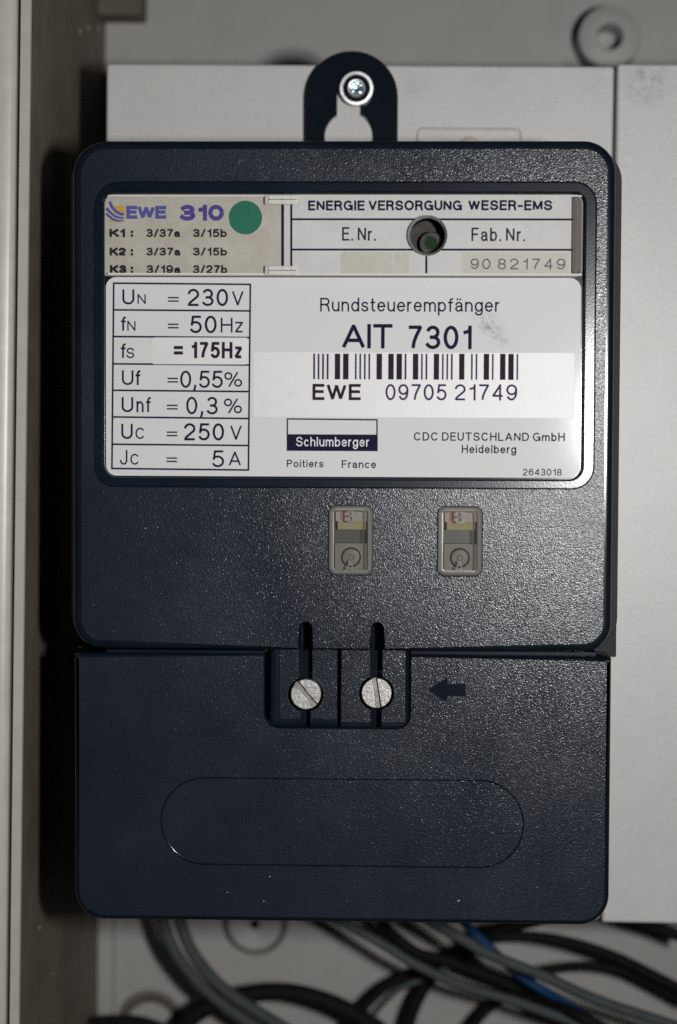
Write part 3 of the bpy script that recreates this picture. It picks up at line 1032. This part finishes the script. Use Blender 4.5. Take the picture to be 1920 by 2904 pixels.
# ---- rating plate
RPW = -2.5
mb = MB()
a, b = P(300.5, 1349, RPW), P(1648.8, 788, RPW)
slab(mb, rr(a[0], a[1], b[0], b[1], [3.4, 4.0, 3.6, 3.2]), RPW, -3.25, .1)
plate = mb.build("rating_plate", PLATE, rec)
mb = MB()
rows_l = [803, 878.8, 954.4, 1031.8, 1106.8, 1182.4, 1259.8, 1328.6]
rows_r = [806.5, 881.8, 957.4, 1035, 1110.5, 1187, 1263.5, 1333]
def gx(f, l, r): return l + (r - l) * f
for i, (yl, yr) in enumerate(zip(rows_l, rows_r)):
    f = (yl - 803) / (1328.6 - 803)
    xl, xr = gx(f, 322.5, 317.5), gx(f, 710, 704.5)
    mline(mb, (xl - (2.5 if i in (0, 7) else 0), yl), (xr + (2.5 if i in (0, 7) else 0), yr), 5.0, RPW, lift=.022)
mline(mb, (322.5, 803), (317.5, 1328.6), 5.0, RPW, lift=.027)
mline(mb, (710, 806.5), (704.5, 1333), 5.0, RPW, lift=.027)
mb.build("table_grid", INK, plate)
LT = .136
def line(items, name, mat, parent):
    for it in items:
        m_ = MB()
        text(m_, *it[:5], it[5] if len(it) > 5 else RPW, **(it[6] if len(it) > 6 else {}))
        m_.build(name, mat, parent, flat=True)
def T(s, x0, x1, yt, yb, wt=LT, **k):
    return (s, x0, x1, yt, yb, RPW, dict(wt=wt, **k))
line([T("U", 347, 381, 820.6, 863.5), T("N", 390, 413.5, 833, 863, .13), T("=", 476.5, 507, 842, 856, .30), T("230", 532, 647, 819, 868, .135, gap=.19), T("V", 658, 690.5, 825, 867, .12)], "lettering", INK, plate)
line([T("f", 343, 357.5, 898, 938), T("N", 361, 384.5, 909, 939, .13), T("=", 476, 506.5, 917.5, 931.5, .30), T("50", 538.5, 614.5, 895, 945, .135, gap=.19), T("Hz", 626, 690, 901, 943, .12)], "lettering", INK, plate)
line([T("f", 342.6, 357, 974, 1015), T("S", 358.5, 381, 986, 1016, .14)], "lettering", INK, plate)
line([T("U", 345.7, 378.7, 1050, 1092), T("f", 384.5, 398.5, 1050, 1092), T("=", 475, 505, 1071, 1085, .30), T("0,55", 511, 632, 1051, 1100, .125, gap=.13), T("%", 636, 687, 1055, 1097, .112)], "lettering", INK, plate)
line([T("U", 345, 378, 1126, 1169), T("nf", 387, 428, 1126, 1169, .125, gap=.22), T("=", 473, 504, 1147.5, 1161.5, .30), T("0,3", 528, 617.5, 1125, 1175, .125, gap=.18), T("%", 635, 686.5, 1130, 1172, .112)], "lettering", INK, plate)
line([T("U", 344, 376.5, 1201.7, 1245), T("C", 384, 411, 1212.5, 1245, .135), T("=", 472.7, 503, 1223.5, 1237.5, .30), T("250", 521.7, 635.6, 1200, 1249, .135, gap=.19), T("V", 653, 685.5, 1206, 1248, .12)], "lettering", INK, plate)
line([T("J", 340, 361.5, 1275.8, 1318, .11), T("C", 369.6, 395, 1286.5, 1318, .135), T("=", 472, 502.4, 1297, 1310.5, .30), T("5", 601, 635.6, 1277, 1325, .125), T("A", 648.7, 683.5, 1280, 1321, .12)], "lettering", INK, plate)
line([T("Rundsteuerempf\u00e4nger", 908, 1417, 844.5, 883.5, .12, gap=.17)], "lettering", INK, plate)
line([T("AIT", 970, 1113, 918.6, 988, .15, gap=.10), T("7301", 1156, 1338, 923, 990, .15, gap=.17)], "lettering", INK, plate)
line([T("CDC DEUTSCHLAND GmbH", 1173.6, 1601.5, 1225.5, 1249.5, .15, gap=.22, space=.55)], "lettering", INK, plate)
line([T("Heidelberg", 1309.5, 1464, 1261.5, 1285, .15, gap=.2)], "lettering", INK, plate)
line([T("Poitiers", 813.5, 917, 1303.5, 1325, .15, gap=.2), T("France", 969, 1066.5, 1305, 1327.5, .15, gap=.2)], "lettering", INK, plate)
line([T("2643018", 1482.6, 1593, 1329, 1348.5, .14, gap=.2)], "lettering", INK, plate)
mb = MB()
for p, q in (((813, 1188), (1071, 1190.5)), ((815, 1187), (815, 1277)), ((1069.2, 1189), (1069.2, 1279))):
    mline(mb, p, q, 4.0, RPW, lift=.02 + .003 * len(mb.f))
a, b = P(813, 1278.5, RPW), P(1071, 1232.5, RPW)
mb.add([(a[0], a[1], RPW + .04), (b[0], a[1], RPW + .04), (b[0], b[1], RPW + .04), (a[0], b[1], RPW + .04)], [(0, 1, 2, 3)])
mb.build("maker_logo", INK, plate)
line([("Schlumberger", 840, 1047, 1239, 1265.5, RPW + .03, dict(wt=.12, gap=.2))], "lettering", WHITEINK, plate)

# value sticker over the third row
mb = MB()
a, b = P(429.5, 1033, RPW), P(705, 957.5, RPW)
SW_ = RPW + .09
slab(mb, rr(a[0], a[1], b[0], b[1], .95), SW_, RPW - .05, .05, n=2)
vs_ = mb.build("value_sticker", STICK, rec)
line([("=", 493, 519, 981, 1005.5, SW_, dict(wt=.38)), ("175Hz", 540, 687.6, 969.5, 1016, SW_, dict(wt=.185, gap=.17))], "lettering", INK2, vs_)

# barcode sticker
mb = MB()
a, b = P(717.5, 1182.5, RPW), P(1630, 1000.8, RPW)
slab(mb, rr(a[0], a[1], b[0], b[1], .9), SW_, RPW - .05, .05, n=2)
bs_ = mb.build("barcode_sticker", STICK, rec)
bars = [(21, 36), (54, 68), (87, 102), (121, 136), (181, 222), (242, 284), (330, 344), (363, 377), (397, 411), (430, 444), (490, 532), (577, 619), (638, 680), (698, 713), (759, 801), (820, 834), (853, 868), (914, 955), (975, 989), (1008, 1022), (1041, 1056), (1102, 1143), (1190, 1204), (1224, 1238), (1284, 1326), (1345, 1359), (1405, 1447), (1466, 1508), (1527, 1541)]
mb, mb2 = MB(), MB()
for x0, x1 in bars:
    xa, xb = 880 + x0 / 2.613, 880 + x1 / 2.613
    f = (xa - 880) / 600
    p0, p1 = P(xa, 1075.5 + 2 * f, SW_), P(xb, 1003 + .5 * f, SW_)
    z = SW_ + .02
    (mb if x1 - x0 > 30 else mb2).add([(p0[0], p0[1], z), (p1[0], p0[1], z), (p1[0], p1[1], z), (p0[0], p1[1], z)], [(0, 1, 2, 3)])
mb.build("barcode_print", INK2, bs_)
mb2.build("barcode_print", INKP, bs_)
line([("EWE", 886, 1023, 1088.5, 1134.5, SW_, dict(wt=.185, gap=.15))], "lettering", INK2, bs_)
line([("09705", 1093, 1266.5, 1089, 1135, SW_, dict(wt=.125, gap=.2)), ("21749", 1289.5, 1466.5, 1089.5, 1135.5, SW_, dict(wt=.125, gap=.2))], "lettering", INKP, bs_)

# ---- cards under the clear window
CW = -3.0
mb = MB()
a, b = P(294, 781, CW), P(801, 549, CW)
slab(mb, rr(a[0], a[1], b[0], b[1], [.5, .2, .2, 3]), CW, CW - .25, .05, n=2)
card = mb.build("tariff_card", CARD, rec)
line([("EWE", 358, 471.5, 583.6, 620.6, CW, dict(wt=.27, gap=.02))], "lettering", BLUE, card)
line([("310", 509.5, 635, 580.5, 626, CW, dict(wt=.27, gap=.05))], "lettering", VIOLET, card)
for k_, (s1, s2, s3, yt, yb, dx) in enumerate((("K1", "3/37a", "3/15b", 649, 672.5, 0), ("K2", "3/37a", "3/15b", 702, 725, .5), ("K3", "3/19a", "3/27b", 751.5, 776, 1))):
    line([(s1, 310.5 + dx, 355 + dx * 4, yt, yb, CW, dict(wt=.30, gap=.06)), (":", 370.5, 377.5, yt, yb, CW, dict(wt=.30)),
          (s2, 415, 511 + dx, yt, yb, CW, dict(wt=.225, gap=.12)), (s3, 547, 643.5 + dx, yt, yb, CW, dict(wt=.225, gap=.12))], "lettering", INKG, card)
mb = MB()
c = P(696, 617, CW)
k = circle(*c, 47.5 * .1109, 48)
k = [(p[0] + random.uniform(-.06, .06), p[1] + random.uniform(-.06, .06), 1, 1) for p in k]
face(mb, CW + .03, k)
mb.build("colour_dot", GREEN, card, flat=True)
mb = MB()
a, b = P(312, 630.5, CW), P(353.5, 583, CW)
mb.add([(a[0], a[1], CW + .03), (b[0], a[1], CW + .03), (b[0], b[1], CW + .03), (a[0], b[1], CW + .03)], [(0, 1, 2, 3)], 0)
for q, (pts_, wpx) in enumerate(((((311, 572), (318, 588), (329, 600), (341, 607), (352, 609)), 8.5), (((302, 590), (312, 603), (324, 613), (338, 619), (352, 618)), 9.0), (((301, 605), (311, 615), (324, 623), (338, 626), (350, 622)), 7.0))):
    ribbon(mb, [P(*p, CW) for p in pts_], wpx * .1109, CW + .045 + .004 * q, mi=1)
for q, pts_ in enumerate((((306, 583), (316, 596), (327, 606), (340, 613), (353, 613)), ((301, 598), (312, 609), (325, 618.5), (339, 623), (352, 620.5)))):
    ribbon(mb, [P(*p, CW) for p in pts_], 3.0 * .1109, CW + .065 + .004 * q, mi=2)
mb.build("wave_logo", [YELLOW, BLUE, CARD], card, flat=True)

mb = MB()
a, b = P(801.5, 781, CW), P(1628, 549, CW)
slab(mb, rr(a[0], a[1], b[0], b[1], [.2, .4, 2, .2]), CW, CW - .25, .05, n=2, holes=[circle(*hole_c, hr)])
slip = mb.build("number_slip", SLIP, rec)
mb = MB()
mline(mb, (801.5, 549), (801.5, 779), 8, CW, lift=.020)
mline(mb, (826, 549), (826, 779), 6, CW, lift=.022)
for y, z in ((622, .026), (708, .030)):
    ch = 56 * sqrt(max(0, 1 - ((y - 668.5) / 56) ** 2))
    mline(mb, (828, y - .3), (1212 - ch, y), 5.6, CW, lift=z)
    mline(mb, (1212 + ch, y), (1627, y + .5), 5.6, CW, lift=z)
mline(mb, (1209, 726), (1209, 779), 5.8, CW, lift=.034)
mb.build("form_rules", INK, slip)
line([("ENERGIE", 874, 1034, 568.5, 597, CW, dict(wt=.205, gap=.15)), ("VERSORGUNG", 1045, 1310, 568, 596.8, CW, dict(wt=.205, gap=.13)), ("WESER-EMS", 1328, 1566, 567.5, 596.5, CW, dict(wt=.205, gap=.15))], "lettering", INK, slip)
line([("E. Nr.", 970, 1066, 644, 682.5, CW, dict(wt=.135, gap=.2, space=.5)), ("Fab. Nr.", 1337, 1489.5, 645.5, 684, CW, dict(wt=.13, gap=.24, space=.5))], "lettering", INKG, slip)
mb = MB()
for (xa, ya, xb, yb, z) in ((966, 715, 1114, 778, .006), (1117, 715, 1160, 778, .006), (1310, 716, 1614, 779, .006)):
    a, b = P(xa, yb, CW), P(xb, ya, CW)
    mb.add([(a[0], a[1], CW + z), (b[0], a[1], CW + z), (b[0], b[1], CW + z), (a[0], b[1], CW + z)], [(0, 1, 2, 3)])
mb.build("tape_patch", TAPE, slip, flat=True)
line([("90", 1334, 1391, 733, 763.5, CW + .01, dict(wt=.125, gap=.3)), ("821749", 1411, 1603, 733, 764, CW + .01, dict(wt=.125, gap=.34))], "lettering", STAMP, slip)

# ---- clear window with hinge clips and a bored hole
WW = -1.15
mb = MB()
a, b = P(294.5, 783, WW), P(1655, 550, WW)
win_poly = rr(a[0] + .03, a[1], b[0] - .05, b[1] - .03, [.6, 2.4, 2.9, 3.2])
wl = [(x, y, 1) for x, y in fillet(.55, WW, 4)] + [(0, -2.4, 1)]
loops = loft(mb, win_poly, wl, mi=1)
face(mb, WW, loops[0], [circle(*hole_c, hr)], 0)
loft(mb, circle(*hole_c, hr), [(0, WW, 2), (.05, WW - .1, 2), (.75, -2.6, 2), (.78, -3.05, 2)], flip=True, mi=2)
# highlight line that follows the edge, and the thick end block on the right
win = mb.build("clear_window", [CLEAR, EDGE, FROST], rec)
mb = MB()
a, b = P(1622, 777, WW), P(1653, 556, WW)
slab(mb, rr(a[0], a[1], b[0], b[1], [.6, 2.2, 2.2, .6]), WW + .45, -2.3, 1.3, n=6)
mb.build("end_block", THICK, win)
mb = MB()
for (xa, ya, xb, yb) in ((299, 555, 1650, 556), (306, 777.5, 1650, 778.5)):
    a, b = P(xa, yb, WW), P(xb, ya, WW)
    box(mb, a[0], a[1] - .12, b[0], b[1] + .12, WW + .01, WW + .22)
mb.build("highlight_bead", MILK, win)  # milky strips stand in for the bright highlight along the window edges
for k_, (ya, yb) in enumerate(((553, 580), (754, 781))):
    mb = MB()
    a, b = P(752, yb, WW), P(845, ya, WW)
    slab(mb, rr(a[0], a[1], b[0], b[1], [.3, 1.2, 1.2, .3]), WW + .9, WW + .02, .4, n=3)
    mid = (a[1] + b[1]) / 2
    box(mb, a[0] + 1.0, mid - .10, b[0] - .3, mid + .10, WW + .9, WW + .97, 1)
    box(mb, a[0] + .9, a[1] + .3, a[0] + 1.1, b[1] - .3, WW + .9, WW + .975, 1)
    mb.build("hinge_clip", [MILK, DARKLINE], win)
# sleeve and hidden part seen through the hole
mb = MB()
loft(mb, circle(*hole_c, hr * .995), [(0, -2.95), (.35, -3.1), (.4, -14)], flip=True)
face(mb, -14, circle(*hole_c, hr), (), 1)
sl_o = mb.build("bore_sleeve", [DARK, BORE], rec)
mb = MB()
gc = P(1222, 692, -12)
lathe(mb, gc[0], gc[1], [(.02, -9.4, 0), (2.0, -9.4, 0), (2.3, -9.7, 1), (3.4, -10.2, 1), (3.8, -11, 1), (3.9, -13.9, 1)], 32)
mb.build("bore_button", [GREENP, BOREB], sl_o)

# ---- indicator lenses
for k_, (xa, xb, ya, yb) in enumerate(((930.5, 1057, 1434.5, 1630.5), (1239.5, 1368.5, 1436.5, 1633.5))):
    mb = MB()
    a, b = P(xa, yb, .6), P(xb, ya, .6)
    poly = rr(a[0], a[1], b[0], b[1], 2.4)
    lw = .9
    loops = loft(mb, poly, [(1.75, lw, 2), (1.5, lw + .02, 2), (1.44, lw + .25, 1), (1.25, lw + .3, 1), (.75, lw + .1, 1), (.3, lw - .35, 1), (0, lw - 1.0, 1), (0, -3.0, 1)], mi=1)  # dark inner band stands in for the refraction line inside the rim
    face(mb, lw, offset(poly, 1.75), (), 0)
    lens = mb.build("indicator_lens", [FACE, RIM, DARKLINE], rec)
    dx, dy = xa - 930.5, ya - 1434.5
    mb = MB()
    for (s, x0, x1, y0_, y1_) in (("B", 986, 1009, 1449, 1480), ("A", 981, 1006, 1589, 1622)):
        text(mb, s, x0 + dx, x1 + dx, y0_ + dy, y1_ + dy, lw + .02, wt=.12)
    mb.build("raised_letter", RIM, lens, flat=True)
    mb = MB()
    for (s, x0, x1, y0_, y1_) in (("B", 984.6, 1010.4, 1447.6, 1481.4), ("A", 979.6, 1007.4, 1587.6, 1623.4)):
        text(mb, s, x0 + dx, x1 + dx, y0_ + dy, y1_ + dy, lw - .02, wt=.07)
    mb.build("letter_edge", DARKLINE, lens, flat=True)
    # the switch mechanism behind the lens
    mb = MB()
    def rect(x0, x1, y0_, y1_, w0, w1, mi):
        p, q = P(x0 + dx, y1_ + dy, w1), P(x1 + dx, y0_ + dy, w1)
        box(mb, p[0], p[1], q[0], q[1], w0, w1, mi)
    rect(934, 1054, 1438, 1628, -9, -8, 3)
    rect(952, 1044, 1440, 1478, -8, -4.6, 0)
    rect(966, 978, 1452, 1476, -4.6, -4.4, 4)
    rect(958, 1038, 1478, 1501, -8, -4.4, 1)
    rect(950, 1046, 1541, 1630, -8, -4.0, 2)
    c = P(995 + dx, 1581 + dy, -3)
    lathe(mb, c[0], c[1], [(.02, -3.1, 2), (.8, -3.1, 2), (.95, -3.4, 5), (1.0, -3.5, 2), (2.6, -3.4, 2), (3.0, -3.6, 5), (3.3, -4.2, 5)], 32)
    mb.build("switch_mechanism", [PALE, YELF, GREYB, GREYM, REDF, DARKLINE], rec)

# ---- terminal cover
TW = -4.0
tx0 = (P(211, 1950, TW)[0] + P(211.5, 2490, TW)[0]) / 2
tx1 = (P(1734, 1950, TW)[0] + P(1728, 2490, TW)[0]) / 2
ty0 = (P(350, 2608, TW)[1] + P(1620, 2624, TW)[1]) / 2
ty1 = P(960, 1857, TW)[1]
nx0, nx1 = P(752, 1950, TW)[0], P(1162, 1950, TW)[0]
ny0 = P(960, 2063, TW)[1]
terminal = round_poly([(tx0, ty0, 9.5), (tx1, ty0, 9.5), (tx1, ty1, .6), (nx1, ty1, .5, .35, 0), (nx1, ny0, 4.2, .35, 0), (nx0, ny0, 4.6, .35, 0), (nx0, ty1, .5, .35, 0), (tx0, ty1, .6)])
mb = MB()
rings = [(a, b, 1) for a, b in fillet(1.5, TW, 5)] + [(0, -16, 1), (0, -58, 1)]
loops = loft(mb, terminal, rings)
a, b = P(455, 2452, TW), P(1488, 2213, TW)
stad = rr(a[0], a[1], b[0], b[1], (b[1] - a[1]) / 2 * .995)
face(mb, TW, loops[0], [stad], 0)
term = mb.build("terminal_cover", [GRAIN, SMOOTH], rec, ang=40)
# shallow blank field with rounded ends
mb = MB()
loft(mb, stad, [(0, TW), (.08, TW - .08), (.34, TW - .36), (.48, TW - .4)], flip=True, mi=1)
face(mb, TW - .4, offset(stad, .48))
mb.build("blank_field", [GRAIN, SMOOTH], term)
# arrow
mb = MB()
ar = [P(x, y, TW) for x, y in ((1214, 1956), (1268, 1921), (1270, 1939), (1320, 1938), (1321, 1972), (1269, 1974), (1267, 1990))]
ar = [(p[0], p[1], 1, 1) for p in ar][::-1]
loft(mb, ar, [(0, TW + .25), (0, TW - .02)])
face(mb, TW + .25, ar)
mb.build("direction_arrow", SMOOTH, term)

# screw pocket: floor halves with keyways, left one deeper
def floor_half(mb, x0, x1, scx, scy, up, lo, w, y_top, y_bot, wall):
    """floor between x0 and x1 with an upper and a lower slot and a round seat at the screw"""
    c = P(scx, scy, w)
    r = 49 * .112
    uu, lu = [P(x, scy, w)[0] for x in up], [P(x, scy, w)[0] for x in lo]
    u0, u1 = P(x0, scy, w)[0], P(x1, scy, w)[0]
    vt_, vb_ = P(scx, y_top, w)[1], P(scx, y_bot, w)[1]
    def arc_pts(a0, a1, n=14):
        return [(c[0] + r * cos(a0 + (a1 - a0) * i / n), c[1] + r * sin(a0 + (a1 - a0) * i / n), 1, 1) for i in range(n + 1)]
    def ang_at(u, upper):
        a = math.acos(max(-1, min(1, (u - c[0]) / r)))
        return a if upper else -a
    left = [(u0, vt_, 1, 1), (u0, vb_, 1, 1), (lu[0], vb_, 1, 1)]
    aL0, aL1 = ang_at(lu[0], False), ang_at(uu[0], True)
    left += arc_pts(aL0, aL1 - 2 * pi)
    left += [(uu[0], vt_, 1, 1)]
    right = [(u1, vb_, 1, 1), (u1, vt_, 1, 1), (uu[1], vt_, 1, 1)]
    right += arc_pts(ang_at(uu[1], True), ang_at(lu[1], False))
    right += [(lu[1], vb_, 1, 1)]
    for poly in (left, right):
        loft(mb, poly, [(.12, w, 0), (0, w - .12, 1), (0, w - 6, 1)])
        face(mb, w, offset(poly, .12), (), 0)
    return c
mb = MB()
cL = floor_half(mb, 792, 957, 867.6, 1969, (849, 885), (853, 880), TW - 3.2, 1840, 2040, 0)
cR = floor_half(mb, 967, 1150, 1068, 1966, (1050, 1084), (1051, 1082), TW - 1.6, 1840, 2050, 0)
# curved wall on the left of the pocket and thin fillet on the right
def wall_fillet(x_wall, x_floor, wtop, wf, y0_, y1_):
    """concave rounding between a side wall and the pocket floor"""
    u0, u1 = P(x_wall, 1950, wf)[0], P(x_floor, 1950, wf)[0]
    va, vb2 = P(960, y0_, wf)[1], P(960, y1_, wf)[1]
    n = 7
    rows = [[(u0 + (u1 - u0) * (1 - cos(pi / 2 * i / n)), v, wtop + (wf - wtop) * sin(pi / 2 * i / n)) for i in range(n + 1)] for v in (vb2, va)]
    fs = [(i, i + 1, n + 2 + i, n + 1 + i) for i in range(n)]
    mb.add(rows[0] + rows[1], fs if u1 > u0 else [f[::-1] for f in fs], 1)
def low_fillet(x0, x1, y_wall, y_floor, wtop, wf):
    u0, u1 = P(x0, 2050, wf)[0], P(x1, 2050, wf)[0]
    v0, v1 = P(960, y_wall, wf)[1], P(960, y_floor, wf)[1]
    n = 7
    rows = [[(u, v0 + (v1 - v0) * (1 - cos(pi / 2 * i / n)), wtop + (wf - wtop) * sin(pi / 2 * i / n)) for i in range(n + 1)] for u in (u0, u1)]
    mb.add(rows[0] + rows[1], [(n + 1 + i, n + 2 + i, i + 1, i) for i in range(n)], 1)
wall_fillet(769, 792, TW - 1.6, TW - 3.2, 1840, 2058)
wall_fillet(1161, 1150, TW - .8, TW - 1.6, 1840, 2058)
low_fillet(770, 852, 2064, 2040, TW - 1.4, TW - 3.2)
low_fillet(880, 957, 2064, 2040, TW - 1.4, TW - 3.2)
low_fillet(967, 1050, 2063, 2050, TW - .8, TW - 1.6)
low_fillet(1082, 1158, 2063, 2050, TW - .8, TW - 1.6)
face(mb, TW - 8.5, [(p[0], p[1]) for p in rr(nx0 - 1, ny0 - 1, nx1 + 1, P(960, 1700, TW)[1], .2)], (), 1)
mb.build("screw_pocket", [GRAIN, SMOOTH], rec)
# black cavity visible through the cover slots
mb = MB()
a, b = P(820, 1900, -9), P(1120, 1740, -9)
box(mb, a[0], a[1], b[0], b[1], -16, -12.6)
mb.build("slot_floor", SMOOTH, rec)

# slotted seal screws
def slotted_screw(c, r, w, ang, name):
    mb = MB()
    hw_, dep = .74, 1.3
    d = Vector((cos(ang), sin(ang))); nrm = Vector((-d.y, d.x))
    for sgn in (1, -1):
        a0 = math.asin(hw_ / r)
        pts_ = []
        n = 22
        for i in range(n + 1):
            a = a0 + (pi - 2 * a0) * i / n
            q = d * (r * cos(a)) + nrm * (r * sin(a) * sgn)
            pts_.append((c[0] + q.x, c[1] + q.y, 1, 1))
        if sgn < 0:
            pts_ = pts_[::-1]
        slab(mb, pts_, w, w - dep, .22, n=3)
    lathe(mb, c[0], c[1], [(.02, w - dep + .01), (r * .995, w - dep + .01), (r, w - dep - .1), (r, w - 3.5)], 40, 1)
    return mb.build(name, [NICKEL, SLOT_SHADE], rec)
slotted_screw(P(867.6, 1969, TW + .6), 43 * .1125, TW + .6, radians(-50), "seal_screw")
slotted_screw(P(1068, 1966, TW + .6), 42.5 * .1125, TW + .6, radians(-81.5), "seal_screw")

# thin bright gasket strip between the two covers
mb = MB()
for (xa, xb, ya, yb) in ((300, 748, 1845, 1850.5), (1166, 1690, 1850, 1855.5)):
    a, b = P(xa, yb, -6), P(xb, ya, -6)
    mb = MB()
    box(mb, a[0], a[1], b[0], b[1], -20, -6)
    mb.build("gasket_strip", SHEEN, rec)

# specks of dust caught in the grain
mb = MB()
rnd = random.Random(5)
for i in range(46):
    low = rnd.random() < .55
    px = rnd.uniform(240, 1690)
    py = rnd.uniform(1880, 2590) if low else rnd.uniform(1400, 1800)
    if low and 735 < px < 1180 and py < 2075: continue
    if low and 430 < px < 1510 and 2200 < py < 2465: continue
    if not low and 900 < px < 1390 and py < 1650: continue
    if not low and 830 < px < 1110 and py > 1740: continue
    w = TW if low else 0
    c = P(px, py, w)
    rr_ = rnd.choice((.07, .08, .1, .15))
    a0 = rnd.uniform(0, 6)
    el = rnd.choice((1, 1, 1.5, 3.5))
    q = []
    for j in range(5):
        a = 2 * pi * j / 5
        x, y = rr_ * el * cos(a), rr_ * sin(a)
        q.append((c[0] + x * cos(a0) - y * sin(a0), c[1] + x * sin(a0) + y * cos(a0), w + .02))
    mb.add(q + [(c[0], c[1], w + .07)], [(j, (j + 1) % 5, 5) for j in range(5)])
du = mb.build("dust", SPECK, rec)
du["kind"] = "stuff"

# ------------------------------------------------------------------ screw through the lug
SWZ = LW
c = at_c(1011, 250, SWZ + 2)
scr = thing("mounting_screw", "zinc plated flange screw in the keyhole of the hanging lug", "screw", (c[0], c[1], SWZ))
k_ = (599 - SWZ) / FOC
mb = MB()
lathe(mb, c[0], c[1], [(37.5 * k_, SWZ + 1.0), (38 * k_, SWZ + 1.85), (39 * k_, SWZ + 1.95), (46 * k_, SWZ + 1.9), (47.5 * k_, SWZ + 1.6), (48 * k_, SWZ + .8), (48 * k_, SWZ + .02)], 48)
mb.build("flange", ZINC, scr)
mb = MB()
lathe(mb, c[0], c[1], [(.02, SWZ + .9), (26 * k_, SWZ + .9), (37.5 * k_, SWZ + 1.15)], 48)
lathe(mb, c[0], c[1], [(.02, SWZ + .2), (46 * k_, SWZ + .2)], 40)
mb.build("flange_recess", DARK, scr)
mb = MB()
lathe(mb, c[0], c[1], [(17 * k_, SWZ + 1.7, 0), (20 * k_, SWZ + 2.6, 0), (23 * k_, SWZ + 2.7, 0), (25.5 * k_, SWZ + 2.2, 0), (26 * k_, SWZ + .9, 0)], 40)
lathe(mb, c[0], c[1], [(.02, SWZ + 1.35, 1), (18 * k_, SWZ + 1.75, 1)], 40)
for i in range(4):
    a = radians(40 + 90 * i)
    q = (c[0] + 14 * k_ * cos(a), c[1] + 14 * k_ * sin(a))
    lathe(mb, q[0], q[1], [(.02, SWZ + 2.5 + .0, 1), (3.5 * k_, SWZ + 2.4, 1), (7 * k_, SWZ + 1.9, 1), (8.5 * k_, SWZ + 1.2, 1)], 10)
mb.build("cross_recess_head", [ZINC, ZINCB], scr)
